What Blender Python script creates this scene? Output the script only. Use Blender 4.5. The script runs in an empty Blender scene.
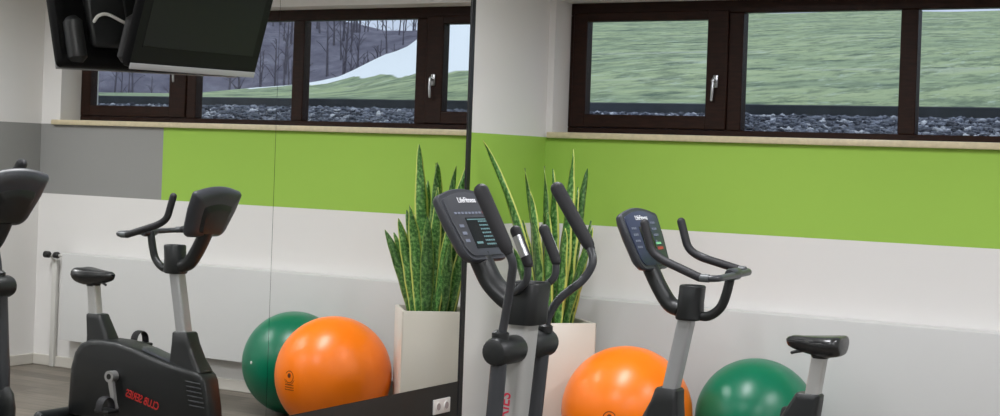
import bpy, bmesh, math, random
from mathutils import Vector, Matrix
random.seed(7)
PI = math.pi
scene = bpy.context.scene
col = scene.collection

# ------------------------------------------------------------------ materials
def lin(c):
    return tuple(((v/255)/12.92 if v/255 <= .04045 else ((v/255+.055)/1.055)**2.4) for v in c)

def mat(name, rgb, rough=.5, metal=0., spec=.5, bump=0., bscale=60., vary=0., vscale=8., coat=0., emit=0.):
    m = bpy.data.materials.new(name); m.use_nodes = True
    nt = m.node_tree; b = nt.nodes['Principled BSDF']
    c = lin(rgb)
    b.inputs['Base Color'].default_value = (*c, 1)
    b.inputs['Roughness'].default_value = rough
    b.inputs['Metallic'].default_value = metal
    b.inputs['Specular IOR Level'].default_value = spec
    b.inputs['Coat Weight'].default_value = coat
    if emit:
        b.inputs['Emission Color'].default_value = (*c, 1)
        b.inputs['Emission Strength'].default_value = emit
    if bump or vary:
        tc = nt.nodes.new('ShaderNodeTexCoord')
        if bump:
            n = nt.nodes.new('ShaderNodeTexNoise'); n.inputs['Scale'].default_value = bscale; n.inputs['Detail'].default_value = 4
            bp = nt.nodes.new('ShaderNodeBump'); bp.inputs['Strength'].default_value = bump; bp.inputs['Distance'].default_value = .004
            nt.links.new(tc.outputs['Object'], n.inputs['Vector'])
            nt.links.new(n.outputs['Fac'], bp.inputs['Height']); nt.links.new(bp.outputs['Normal'], b.inputs['Normal'])
        if vary:
            n2 = nt.nodes.new('ShaderNodeTexNoise'); n2.inputs['Scale'].default_value = vscale; n2.inputs['Detail'].default_value = 3
            r = nt.nodes.new('ShaderNodeValToRGB')
            r.color_ramp.elements[0].position = .3; r.color_ramp.elements[1].position = .7
            r.color_ramp.elements[0].color = (*[v*(1-vary) for v in c], 1)
            r.color_ramp.elements[1].color = (*[min(1, v*(1+vary)) for v in c], 1)
            nt.links.new(tc.outputs['Object'], n2.inputs['Vector'])
            nt.links.new(n2.outputs['Fac'], r.inputs['Fac']); nt.links.new(r.outputs['Color'], b.inputs['Base Color'])
    return m

class NT:
    """small node helper for one material"""
    def __init__(s, name):
        s.m = bpy.data.materials.new(name); s.m.use_nodes = True
        s.t = s.m.node_tree; s.b = s.t.nodes['Principled BSDF']
    def n(s, kind, **kw):
        x = s.t.nodes.new('ShaderNode'+kind)
        for k, v in kw.items(): setattr(x, k, v)
        return x
    def l(s, a, b): s.t.links.new(a, b)
    def math(s, op, a, b=None):
        x = s.n('Math', operation=op)
        for i, v in enumerate((a, b)):
            if v is None: continue
            if isinstance(v, (int, float)): x.inputs[i].default_value = v
            else: s.l(v, x.inputs[i])
        return x.outputs[0]
    def mix(s, fac, a, b):
        x = s.n('Mix', data_type='RGBA')
        if isinstance(fac, (int, float)): x.inputs[0].default_value = fac
        else: s.l(fac, x.inputs[0])
        for i, v in ((6, a), (7, b)):
            if isinstance(v, tuple): x.inputs[i].default_value = (*v, 1)
            else: s.l(v, x.inputs[i])
        return x.outputs[2]
    def noise(s, vec, scale, detail=3, rough=.5):
        x = s.n('TexNoise'); x.inputs['Scale'].default_value = scale; x.inputs['Detail'].default_value = detail
        x.inputs['Roughness'].default_value = rough
        s.l(vec, x.inputs['Vector']); return x.outputs['Fac']
    def step(s, v, lo, hi):
        x = s.n('MapRange', interpolation_type='SMOOTHSTEP'); x.inputs['From Min'].default_value = lo; x.inputs['From Max'].default_value = hi
        s.l(v, x.inputs['Value']); return x.outputs[0]
    def ramp(s, v, stops):
        x = s.n('ValToRGB'); e = x.color_ramp.elements
        e[0].position, e[0].color = stops[0][0], (*stops[0][1], 1)
        e[1].position, e[1].color = stops[-1][0], (*stops[-1][1], 1)
        for p, c in stops[1:-1]:
            k = e.new(p); k.color = (*c, 1)
        s.l(v, x.inputs['Fac']); return x.outputs['Color']

Z_GREEN0, Z_GREEN1, X_GREY = 1.209, 1.700, 2.989
WHITE = (224, 222, 220); GREEN = (154, 193, 82); GREY = (145, 145, 143)
def wall_paint():
    w = NT('painted_plaster')
    tc = w.n('TexCoord'); sp = w.n('SeparateXYZ'); w.l(tc.outputs['Object'], sp.inputs[0])
    x, y, z = sp.outputs
    band = w.math('MULTIPLY', w.math('GREATER_THAN', z, Z_GREEN0), w.math('LESS_THAN', z, Z_GREEN1))
    grey = w.math('GREATER_THAN', x, X_GREY)
    c = w.mix(grey, lin(GREEN), lin(GREY))
    c = w.mix(band, lin(WHITE), c)
    w.l(c, w.b.inputs['Base Color'])
    w.b.inputs['Roughness'].default_value = .75; w.b.inputs['Specular IOR Level'].default_value = .25
    bp = w.n('Bump'); bp.inputs['Strength'].default_value = .08; bp.inputs['Distance'].default_value = .003
    w.l(w.noise(tc.outputs['Object'], 140, 4), bp.inputs['Height']); w.l(bp.outputs['Normal'], w.b.inputs['Normal'])
    return w.m
M_WALL = wall_paint()

def floor_mat():
    w = NT('vinyl_planks')
    tc = w.n('TexCoord'); ob = tc.outputs['Object']
    br = w.n('TexBrick'); br.offset = .37
    for k, v in {'Scale': 1, 'Brick Width': 1.25, 'Row Height': .15, 'Mortar Size': .0025, 'Mortar Smooth': .1, 'Bias': 0}.items():
        br.inputs[k].default_value = v
    br.inputs['Color1'].default_value = (*lin((120, 112, 101)), 1); br.inputs['Color2'].default_value = (*lin((92, 86, 78)), 1)
    br.inputs['Mortar'].default_value = (*lin((58, 54, 50)), 1)
    w.l(ob, br.inputs['Vector'])
    mp = w.n('Mapping'); mp.inputs['Scale'].default_value = (2.2, 34, 1); w.l(ob, mp.inputs['Vector'])
    g = w.noise(mp.outputs[0], 1.6, 5, .6)
    gr = w.ramp(g, [(.3, (.62, .62, .62)), (.7, (1.25, 1.25, 1.25))])
    mu = w.n('Mix', data_type='RGBA', blend_type='MULTIPLY'); mu.inputs[0].default_value = 1
    w.l(br.outputs['Color'], mu.inputs[6]); w.l(gr, mu.inputs[7]); w.l(mu.outputs[2], w.b.inputs['Base Color'])
    w.b.inputs['Roughness'].default_value = .42; w.b.inputs['Specular IOR Level'].default_value = .35
    return w.m

def wood_frame_mat():
    w = NT('dark_brown_wood')
    tc = w.n('TexCoord'); mp = w.n('Mapping'); mp.inputs['Scale'].default_value = (6, 6, 40); w.l(tc.outputs['Object'], mp.inputs['Vector'])
    g = w.noise(mp.outputs[0], 2., 4)
    w.l(w.ramp(g, [(.3, lin((30, 16, 11))), (.7, lin((46, 25, 17)))]), w.b.inputs['Base Color'])
    w.b.inputs['Roughness'].default_value = .5; w.b.inputs['Specular IOR Level'].default_value = .2
    return w.m

def glass_mat():
    w = NT('window_glass'); nt = w.t
    nt.nodes.remove(w.b)
    out = nt.nodes['Material Output']
    tr = w.n('BsdfTransparent'); tr.inputs[0].default_value = (.93, .95, .95, 1)
    gl = w.n('BsdfGlossy'); gl.inputs['Roughness'].default_value = .2
    fr = w.n('Fresnel'); fr.inputs['IOR'].default_value = 1.15
    mx = w.n('MixShader'); w.l(fr.outputs[0], mx.inputs[0]); w.l(tr.outputs[0], mx.inputs[1]); w.l(gl.outputs[0], mx.inputs[2])
    w.l(mx.outputs[0], out.inputs[0]); return w.m

def mirror_mat():
    w = NT('mirror_glass')
    w.b.inputs['Base Color'].default_value = (.95, .955, .935, 1); w.b.inputs['Metallic'].default_value = 1
    w.b.inputs['Roughness'].default_value = .004
    return w.m

def leaf_mat(name='snake_plant_leaf', e0=.35, rim=(192, 200, 100), dark=1.):
    w = NT(name)
    tc = w.n('TexCoord'); sp = w.n('SeparateXYZ'); w.l(tc.outputs['UV'], sp.inputs[0])
    u, v = sp.outputs[0], sp.outputs[1]
    e = w.math('ABSOLUTE', w.math('SUBTRACT', u, .5))
    nz = w.noise(tc.outputs['Object'], 30, 3)
    edge = w.step(w.math('ADD', e, w.math('MULTIPLY', w.math('SUBTRACT', nz, .5), .1)), e0, e0+.07)
    mp = w.n('Mapping'); mp.inputs['Scale'].default_value = (3, 34, 1); w.l(tc.outputs['UV'], mp.inputs['Vector'])
    bands = w.noise(mp.outputs[0], 1.3, 3, .6)
    green = w.ramp(bands, [(.38, lin((38*dark, 82*dark, 34*dark))), (.54, lin((84*dark, 134*dark, 62*dark))), (.66, lin((134*dark, 168*dark, 104*dark)))])
    w.l(w.mix(edge, green, lin(rim)), w.b.inputs['Base Color'])
    w.b.inputs['Roughness'].default_value = .38
    return w.m

M_FLOOR = floor_mat(); M_WOOD = wood_frame_mat(); M_GLASS = glass_mat(); M_MIRROR = mirror_mat(); M_LEAF = leaf_mat(); M_LEAF2 = leaf_mat('snake_plant_leaf_green', .415, (140, 162, 74), .84)
M_CEIL = mat('ceiling_white', (214, 212, 206), .9, spec=.2, bump=.1, bscale=90)
M_SILL = mat('sill_beige_stone', (205, 192, 160), .4, vary=.08, vscale=40)
M_SKIRT = mat('skirting_cream', (200, 196, 188), .5)
M_DARKBOARD = mat('dark_board', (40, 40, 39), .55, vary=.1, vscale=14)
M_DARKTRIM = mat('dark_edge_profile', (30, 30, 33), .35)
M_RADI = mat('radiator_enamel', (202, 202, 201), .35, spec=.4)
M_VALVE = mat('black_valve_plastic', (22, 22, 22), .4)
M_PIPE = mat('white_pipe', (206, 205, 200), .35)
M_BLACK = mat('black_moulded_plastic', (29, 31, 32), .42, spec=.45, bump=.12, bscale=260)
M_BLACK2 = mat('black_rubber_grip', (40, 40, 43), .55, spec=.35, bump=.25, bscale=320)
M_CHAR = mat('charcoal_steel_tube', (58, 60, 64), .35, spec=.5)
M_SADDLE = mat('saddle_vinyl', (32, 33, 34), .27, spec=.6, bump=.06, bscale=200)
M_SILVER = mat('silver_painted_steel', (166, 167, 168), .36, metal=.35)
M_SILVER2 = mat('pale_silver_paint', (182, 182, 180), .36, metal=.3)
M_CHROME = mat('brushed_metal', (190, 192, 196), .3, metal=.8)
M_BARGLINT = mat('bar_glint_grey', (84, 88, 90), .4)
M_CRANK = mat('cast_crank_metal', (176, 176, 176), .34, metal=.6)
M_CONS = mat('console_charcoal', (56, 58, 64), .4, spec=.5)
M_FACE = mat('console_face_navy', (40, 46, 70), .3, spec=.5)
M_FACEG = mat('console_face_grey', (62, 64, 70), .35, spec=.5)
M_SCREEN = mat('console_display', (24, 30, 34), .12, spec=.6)
M_LED = mat('led_segments', (92, 126, 128), .5, emit=.06)
M_LEDG = mat('led_green', (120, 190, 140), .5, emit=.25)
M_KEYS = mat('grey_key_print', (112, 118, 134), .5)
M_KEYR = mat('red_key', (166, 74, 62), .5)
M_WHITEINK = mat('white_print', (235, 236, 240), .5)
M_REDINK = mat('red_print', (186, 34, 30), .5)
M_PINKINK = mat('red_column_print', (200, 44, 70), .5)
M_DIMINK = mat('dull_yellow_print', (128, 124, 96), .5)
M_DARKINK = mat('dark_brown_print', (92, 38, 12), .6)
M_ORANGE = mat('orange_ball_vinyl', (252, 124, 10), .33, spec=.5, vary=.03, vscale=3)
M_GREENB = mat('green_ball_vinyl', (0, 112, 80), .33, spec=.5, vary=.04, vscale=3)
M_PLUG = mat('ball_plug_white', (220, 222, 214), .5)
M_POT = mat('white_lacquer_pot', (200, 194, 183), .28, spec=.5)
M_SOIL = mat('dark_soil', (40, 32, 26), .95, bump=1., bscale=70, vary=.4, vscale=60)
M_TV = mat('television_gloss_black', (9, 9, 10), .42, spec=.1)
M_TVBACK = mat('television_back_black', (24, 25, 26), .5, spec=.4)
M_TVSCR = mat('television_panel', (22, 23, 24), .35, spec=.12)
M_TVBAR = mat('silver_trim', (150, 150, 150), .4, metal=.2)
M_CABLE = mat('white_cable', (228, 226, 220), .5)
M_SOCKET = mat('socket_white', (226, 224, 222), .4)
M_HOLE = mat('socket_dark', (164, 154, 154), .6)
M_DIFF = mat('lamp_diffuser', (255, 252, 246), .5, emit=1.1)
M_LAMPH = mat('lamp_housing', (225, 225, 225), .5)

# ------------------------------------------------------------------ object helpers
def link(name, bm, m, parent=None, loc=None, smooth=True):
    me = bpy.data.meshes.new(name)
    bmesh.ops.recalc_face_normals(bm, faces=bm.faces)
    bm.to_mesh(me); bm.free()
    for mm in (m if isinstance(m, (list, tuple)) else [m]): me.materials.append(mm)
    o = bpy.data.objects.new(name, me); col.objects.link(o)
    if smooth:
        for p in me.polygons: p.use_smooth = True
        try: me.set_sharp_from_angle(angle=math.radians(38))
        except Exception: pass
    if parent is not None: o.parent = parent
    if loc is not None: o.location = loc
    return o

def tag(o, label=None, cat=None, group=None, kind=None):
    for k, v in (('label', label), ('category', cat), ('group', group), ('kind', kind)):
        if v: o[k] = v
    return o

def thing(name, label, cat, loc, group=None, rotz=0):
    o = bpy.data.objects.new(name, None); col.objects.link(o)
    o.empty_display_size = .1
    o.location = loc; o.rotation_euler = (0, 0, rotz)
    return tag(o, label, cat, group)

def newbm(): return bmesh.new()

def add_box(bm, x0, x1, y0, y1, z0, z1, bev=0., seg=2):
    ret = bmesh.ops.create_cube(bm, size=1)
    vs = ret['verts']
    for v in vs:
        v.co = Vector(((x0+x1)/2 + v.co.x*(x1-x0), (y0+y1)/2 + v.co.y*(y1-y0), (z0+z1)/2 + v.co.z*(z1-z0)))
    if bev:
        es = {e for v in vs for e in v.link_edges}
        bmesh.ops.bevel(bm, geom=list(es), offset=bev, segments=seg, profile=.5, affect='EDGES')
    return vs

def add_prism(bm, pts, a0, a1, axis='y', bev=0., seg=2):
    """polygon in the two other axes, extruded along axis between a0 and a1"""
    def mk(p, a):
        if axis == 'y': return Vector((p[0], a, p[1]))
        if axis == 'x': return Vector((a, p[0], p[1]))
        return Vector((p[0], p[1], a))
    A = [bm.verts.new(mk(p, a0)) for p in pts]; B = [bm.verts.new(mk(p, a1)) for p in pts]
    n = len(pts)
    fa = bm.faces.new(A); fb = bm.faces.new(B[::-1])
    for i in range(n): bm.faces.new((A[i], B[i], B[(i+1) % n], A[(i+1) % n]))
    if bev:
        es = list(fa.edges)+list(fb.edges)
        bmesh.ops.bevel(bm, geom=es, offset=bev, segments=seg, profile=.5, affect='EDGES')

def smooth_path(pts, sub=6):
    P = [Vector(p) for p in pts]
    if len(P) < 3: return P
    out = []
    for i in range(len(P)-1):
        p0 = P[i-1] if i else P[0]*2-P[1]; p1, p2 = P[i], P[i+1]; p3 = P[i+2] if i+2 < len(P) else P[-1]*2-P[-2]
        for k in range(sub):
            t = k/sub
            out.append(.5*((2*p1)+(p2-p0)*t+(2*p0-5*p1+4*p2-p3)*t*t+(3*p1-p0-3*p2+p3)*t**3))
    out.append(P[-1]); return out

def fillet(pts, r=.05, seg=6):
    """round the corners of a polyline"""
    P = [Vector(p) for p in pts]; out = [P[0]]
    for i in range(1, len(P)-1):
        a, b, c = P[i-1], P[i], P[i+1]
        d1 = (a-b); d2 = (c-b); rr = min(r, d1.length*.48, d2.length*.48)
        s, e = b+d1.normalized()*rr, b+d2.normalized()*rr
        for k in range(seg+1):
            t = k/seg; out.append(s*(1-t)**2+b*2*t*(1-t)+e*t*t)
    out.append(P[-1]); return out

def add_tube(bm, path, r, seg=14, cap=True, round_cap=False, flat=(1, 1)):
    P = [Vector(p) for p in path]; n = len(P)
    R = list(r) if isinstance(r, (list, tuple)) else [r]*n
    if round_cap:
        t0 = (P[0]-P[1]).normalized(); t1 = (P[-1]-P[-2]).normalized()
        a = [(P[0]+t0*R[0]*k, R[0]*math.sqrt(max(0.02, 1-k*k))) for k in (.98, .8, .5, .25)]
        b = [(P[-1]+t1*R[-1]*k, R[-1]*math.sqrt(max(0.02, 1-k*k))) for k in (.25, .5, .8, .98)]
        P = [q for q, _ in a]+P+[q for q, _ in b]; R = [q for _, q in a]+R+[q for _, q in b]; n = len(P)
    T = [(P[min(i+1, n-1)]-P[max(i-1, 0)]).normalized() for i in range(n)]
    ref = Vector((0, 0, 1)) if abs(T[0].z) < .9 else Vector((1, 0, 0))
    N = (ref-T[0]*ref.dot(T[0])).normalized(); rings = []
    for i in range(n):
        N = (N-T[i]*N.dot(T[i])).normalized(); B = T[i].cross(N)
        rings.append([bm.verts.new(P[i]+(N*math.cos(2*PI*k/seg)*flat[0]+B*math.sin(2*PI*k/seg)*flat[1])*R[i]) for k in range(seg)])
    for a, b in zip(rings, rings[1:]):
        for k in range(seg): bm.faces.new((a[k], a[(k+1) % seg], b[(k+1) % seg], b[k]))
    if cap: bm.faces.new(rings[0][::-1]); bm.faces.new(rings[-1])

def add_loft(bm, rings):
    R = [[bm.verts.new(Vector(p)) for p in r] for r in rings]; s = len(R[0])
    for a, b in zip(R, R[1:]):
        for k in range(s): bm.faces.new((a[k], a[(k+1) % s], b[(k+1) % s], b[k]))
    bm.faces.new(R[0][::-1]); bm.faces.new(R[-1])

def rrect(cx, cy, wx, wy, z, r, seg=4):
    out = []
    for sx, sy, a0 in ((1, 1, 0), (-1, 1, 90), (-1, -1, 180), (1, -1, 270)):
        for k in range(seg+1):
            a = math.radians(a0+90*k/seg)
            out.append((cx+sx*(wx/2-r)+r*math.cos(a), cy+sy*(wy/2-r)+r*math.sin(a), z))
    return out

def add_text(name, body, size, M, m, parent, thick=.0012, font_sx=1.0):
    cu = bpy.data.curves.new(name+'_curve', 'FONT'); cu.body = body; cu.size = size
    cu.align_x = 'CENTER'; cu.align_y = 'CENTER'; cu.extrude = thick/2; cu.offset = size*.012
    tmp = bpy.data.objects.new(name+'_tmp', cu); col.objects.link(tmp)
    dg = bpy.context.evaluated_depsgraph_get()
    me = bpy.data.meshes.new_from_object(tmp.evaluated_get(dg)); me.name = name
    bpy.data.objects.remove(tmp); bpy.data.curves.remove(cu)
    me.transform(M @ Matrix.Diagonal((font_sx, 1, 1, 1)))
    me.materials.clear(); me.materials.append(m)
    o = bpy.data.objects.new(name, me); col.objects.link(o); o.parent = parent
    return o

def frame(origin, X, Y):
    X = Vector(X).normalized(); Y = Vector(Y); Y = (Y-X*Y.dot(X)).normalized(); Zv = X.cross(Y)
    return Matrix(((X.x, Y.x, Zv.x, origin[0]), (X.y, Y.y, Zv.y, origin[1]), (X.z, Y.z, Zv.z, origin[2]), (0, 0, 0, 1)))

def struct(name, bm, m, smooth=False, parent=None):
    o = link(name, bm, m, parent, smooth=smooth)
    if parent is None: o['kind'] = 'structure'
    return o

# ------------------------------------------------------------------ room shell
WT = .36; XR = 4.137; CEIL = 2.92; YB = -9.6; XE = 7.2
WX0, WX1, WZ0, WZ1 = .040, 3.955, 1.695, 2.487
bm = newbm()
add_box(bm, -WT, XE+WT, 0, WT, -.05, WZ0); add_box(bm, -WT, XE+WT, 0, WT, WZ1, CEIL)
add_box(bm, -WT, WX0, 0, WT, WZ0, WZ1); add_box(bm, WX1, XE+WT, 0, WT, WZ0, WZ1)
struct('wall_back', bm, M_WALL)
bm = newbm(); add_box(bm, -WT, 0, YB, 0, -.05, CEIL); struct('wall_left', bm, M_WALL)
bm = newbm(); add_box(bm, XR, XE+WT, -2.4, 0, -.05, CEIL); struct('wall_right', bm, M_WALL)
bm = newbm(); add_box(bm, XE, XE+WT, YB, -2.4, -.05, CEIL); struct('wall_right_far', bm, M_WALL)
bm = newbm(); add_box(bm, -WT, XE+WT, YB-WT, YB, -.05, CEIL); struct('wall_front', bm, M_WALL)
bm = newbm(); add_box(bm, -WT, XE+WT, YB-WT, WT, -.12, 0); struct('floor', bm, M_FLOOR)
bm = newbm(); add_box(bm, -WT, XE+WT, YB-WT, WT, CEIL, CEIL+.2); struct('ceiling', bm, M_CEIL)
def skirting(name, x0, x1, y0, y1):
    bm = newbm(); add_box(bm, x0, x1, y0, y1, 0, .075, .004, 1); struct(name, bm, M_SKIRT)
skirting('baseboard_back', .0, XR, -.016, 0)
skirting('baseboard_right', XR-.016, XR, -2.4, -.016)
skirting('baseboard_left', 0, .016, -.88, -.016)

# ------------------------------------------------------------------ window
YF = .187
win = bpy.data.objects.new('window_1', None); col.objects.link(win); win.location = (2, YF, WZ0); win['kind'] = 'structure'
def wpart(name, bm, m, parent=win, smooth=True):
    for v in bm.verts: v.co -= Vector((2, YF, WZ0))
    return link(name, bm, m, parent, smooth=smooth)
bm = newbm()
for x0, x1, z0, z1 in ((WX0, WX1, 2.4165, WZ1), (WX0, WX1, WZ0, 1.7665), (WX0, .070, 1.7665, 2.4165), (3.918, WX1, 1.7665, 2.4165),
                       (1.03, 1.112, 1.7665, 2.4165), (1.981, 2.071, 1.7665, 2.4165), (2.886, 2.965, 1.7665, 2.4165)):
    add_box(bm, x0, x1, YF, YF+.075, z0, z1, .004, 1)
wpart('frame', bm, M_WOOD)
for x0, x1 in ((1.11, 1.99), (2.068, 2.892)):
    bm = newbm(); add_box(bm, x0, x1, YF+.010, YF+.018, 1.762, 2.42); wpart('pane', bm, M_GLASS)
for x0, x1, g0, g1, hx in ((.066, 1.03, .155, .906, .967), (2.965, 3.920, 3.114, 3.850, 3.040)):
    bm = newbm(); y0, y1 = YF-.014, YF+.06
    add_box(bm, x0, g0, y0, y1, 1.768, 2.43, .005, 1); add_box(bm, g1, x1, y0, y1, 1.768, 2.43, .005, 1)
    add_box(bm, g0-.005, g1+.005, y0, y1, 1.768, 1.843, .005, 1); add_box(bm, g0-.005, g1+.005, y0, y1, 2.380, 2.43, .005, 1)
    sash = wpart('casement_sash', bm, M_WOOD)
    bm = newbm(); add_box(bm, g0-.004, g1+.004, YF-.004, YF+.004, 1.836, 2.387); link('pane', bm, M_GLASS, sash, smooth=False)
    sash.children[-1].data.transform(Matrix.Translation((-2, -YF, -WZ0)))
    bm = newbm()
    hz = 0 if hx < 2 else .085
    add_box(bm, hx-.014, hx+.014, y0-.012, y0, 2.0+hz, 2.07+hz, .005, 2)
    add_tube(bm, [(hx, y0-.01, 2.035+hz), (hx, y0-.045, 2.035+hz)], .010, 12)
    add_tube(bm, fillet([(hx, y0-.038, 2.045+hz), (hx, y0-.046, 2.0+hz), (hx-.004, y0-.046, 1.93+hz)], .02), [.0085]*8+[.0075], 12, round_cap=True, flat=(1, 1))
    h = link('handle', bm, M_CHROME, sash); h['label'] = 'silver lever handle'
    h.data.transform(Matrix.Translation((-2, -YF, -WZ0)))
bm = newbm(); add_box(bm, .022, 4.012, -.034, YF+.03, 1.695, 1.730, .006, 2)
struct('trim_1', bm, M_SILL, smooth=True)

# ------------------------------------------------------------------ mirror wall
def mx(y, z=1.): return .039-.00464*y+.00033*(z-1)
SEAM = -2.505; Y0M = -.930; Y1M = -5.4; ZM0 = .398; ZM1 = 2.62
def slab(bm, ya, yb, z0, z1, d0, d1):
    """slab hugging the mirror plane, between depths d0..d1 behind its face"""
    v = [[[bm.verts.new((mx(y, z)-d, y, z)) for d in (d0, d1)] for z in (z0, z1)] for y in (ya, yb)]
    f = lambda *q: bm.faces.new(q)
    for k in (0, 1): f(v[0][0][k], v[1][0][k], v[1][1][k], v[0][1][k])
    for a in (0, 1):
        f(v[a][0][0], v[a][1][0], v[a][1][1], v[a][0][1]); f(v[0][a][0], v[1][a][0], v[1][a][1], v[0][a][1])
bm = newbm(); slab(bm, SEAM+.0012, Y0M, ZM0, ZM1, 0, .006)
tag(link('wall_mirror', bm, M_MIRROR, smooth=False), 'tall wall mirror panel on the window side, reflecting the balls and snake plant', 'mirror')
bm = newbm(); slab(bm, Y1M, SEAM-.0012, ZM0, ZM1, 0, .006)
tag(link('wall_mirror', bm, M_MIRROR, smooth=False), 'wide wall mirror panel behind the hanging television, reflecting the exercise bike', 'mirror')
# dark board below the mirror, thin board behind it, dark profile along the far edge
bm = newbm()
add_prism(bm, [(0.001, Y0M), (mx(Y0M), Y0M), (mx(Y1M), Y1M), (0.001, Y1M)], 0.0, ZM0-.001, 'z')
struct('trim_2', bm, M_DARKBOARD)
bm = newbm()
add_prism(bm, [(0.001, Y0M), (mx(Y0M)-.008, Y0M), (mx(Y1M)-.008, Y1M), (0.001, Y1M)], ZM0, ZM1, 'z')
struct('trim_3', bm, M_DARKTRIM)
bm = newbm(); add_box(bm, 0.001, mx(Y0M)+.006, Y0M+.001, -.888, 0, 2.66, .003, 1)
struct('trim_4', bm, M_DARKTRIM)
# socket
sx = mx(-1.09)
so = thing('power_socket', 'white double power socket on the dark board under the mirror', 'socket', (sx, -1.09, .289))
bm = newbm(); add_box(bm, 0, .009, -.078, .078, -.038, .038, .003, 2); link('faceplate', bm, M_SOCKET, so)
for yy in (-.038, .038):
    bm = newbm()
    add_tube(bm, [(.0085, yy, 0), (.0125, yy, 0)], [.024, .023], 24)
    i = link('socket_insert', bm, M_SOCKET, so)
    bm = newbm(); add_tube(bm, [(.0122, yy, 0), (.0131, yy, 0)], .018, 24); link('recess', bm, M_HOLE, i)

# ------------------------------------------------------------------ radiator
ra = thing('panel_radiator', 'long flat white panel radiator under the window', 'radiator', (2., 0, .21))
bm = newbm()
RX0, RX1 = .13, 3.775
add_prism(bm, [(-.112, 0), (-.112, .588), (-.1105, .5925), (-.106, .595), (-.003, .595), (-.003, .583), (-.098, .583), (-.098, 0)], RX0-2, RX1-2, 'x')
for x in (RX0-2, RX1-2.012): add_box(bm, x, x+.012, -.108, -.036, .006, .59, .002, 1)
add_box(bm, RX0-2+.02, RX1-2-.02, -.052, -.036, .004, .58, .003, 1)
link('panel', bm, M_RADI, ra)
bm = newbm()
for k in range(80):
    x = RX0-2+.05+k*(RX1-RX0-.1)/79
    add_box(bm, x-.001, x+.001, -.094, -.052, .03, .56)
link('fins', bm, M_RADI, ra, smooth=False)
for x in (.9, 2.0, 3.1):
    bm = newbm(); add_box(bm, x-2.02, x-1.98, -.04, -.003, .1, .5); link('bracket', bm, M_RADI, ra)
bm = newbm(); add_box(bm, 3.905-2, 3.950-2, -.034, -.003, -.21, .545, .006, 2); link('pipe_cover', bm, M_PIPE, ra)
bm = newbm(); add_tube(bm, fillet([(3.927-2, -.03, .52), (3.927-2, -.07, .575), (3.775-2, -.07, .575)], .03), .009, 10); link('pipe', bm, M_PIPE, ra)
bm = newbm()
add_tube(bm, [(3.900-2, -.07, .575), (3.888-2, -.07, .575), (3.86-2, -.07, .575), (3.845-2, -.07, .575)], [.012, .022, .024, .014], 16); link('valve', bm, M_VALVE, ra)['label'] = 'black valve'
bm = newbm()
add_tube(bm, [(3.985-2, -.07, .575), (3.98-2, -.07, .575), (3.945-2, -.07, .575), (3.935-2, -.07, .575)], [.018, .024, .024, .016], 16); link('thermostat_knob', bm, M_VALVE, ra)['label'] = 'black thermostat knob'

# ------------------------------------------------------------------ balls
def ball(name, label, c, R, m, logo_dir=None, plug_dir=None):
    t = thing(name, label, 'exercise ball', (c[0], c[1], 0))
    bm = newbm(); bmesh.ops.create_uvsphere(bm, u_segments=72, v_segments=48, radius=R)
    for v in bm.verts:                      # a soft, slightly settled ball with faint moulding ridges
        z = v.co.z/R
        v.co *= 1+.0012*math.cos(z*60)
        v.co.z = max(v.co.z, -R*.992)
    bmesh.ops.translate(bm, verts=bm.verts, vec=(0, 0, R*.992))
    sh = link('ball_shell', bm, m, t)
    def patch(d):
        d = Vector(d).normalized(); x = Vector((0, 0, 1)).cross(d).normalized()
        return frame(d*(R*1.0018)+Vector((0, 0, R*.992)), x, d.cross(x))
    if logo_dir:
        bm = newbm(); F = patch(logo_dir)
        def pt(px, py):
            q = F @ Vector((px, py, 0))-Vector((0, 0, R*.992)); return q.normalized()*(R*1.002)+Vector((0, 0, R*.992))
        # round emblem: dark head, ring and lines of small print
        def disc(cx, cy, rx, ry, n=20):
            bm.faces.new([bm.verts.new(pt(cx+rx*math.cos(2*PI*k/n), cy+ry*math.sin(2*PI*k/n))) for k in range(n)])
        def ring(cx, cy, r0, r1, a0=0, a1=360, n=28):
            A = [math.radians(a0+(a1-a0)*k/n) for k in range(n+1)]
            I = [bm.verts.new(pt(cx+r0*math.cos(a), cy+r0*math.sin(a))) for a in A]; O = [bm.verts.new(pt(cx+r1*math.cos(a), cy+r1*math.sin(a))) for a in A]
            for k in range(n): bm.faces.new((I[k], O[k], O[k+1], I[k+1]))
        disc(.0, .012, .013, .013); ring(0, .005, .030, .034, 30, 330)
        ring(0, .005, .040, .0425, 200, 340)
        link('logo_print', bm, M_DARKINK, t)
        bm = newbm()
        rnd = random.Random(3)
        for row in range(3):
            x = -.034
            while x < .034:
                w = rnd.uniform(.004, .008); y = -.042-row*.014
                bm.faces.new([bm.verts.new(pt(a, b)) for a, b in ((x, y), (x+w, y), (x+w, y+.006), (x, y+.006))]); x += w+.003
        link('fine_print', bm, M_DARKINK, t)
    if plug_dir:
        bm = newbm(); d = Vector(plug_dir).normalized()
        add_tube(bm, [d*(R*.994)+Vector((0, 0, R*.992)), d*(R*1.006)+Vector((0, 0, R*.992))], [.011, .008], 16); link('air_plug', bm, M_PLUG, t)
    return t
ball('exercise_ball', 'big glossy orange exercise ball with small dark print', (.950, -.783), .327, M_ORANGE, logo_dir=(.19, -.98, .03))
ball('exercise_ball', 'dark green exercise ball behind the orange ball by the radiator', (1.500, -.432), .306, M_GREENB, plug_dir=(.25, -.86, .06))

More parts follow.
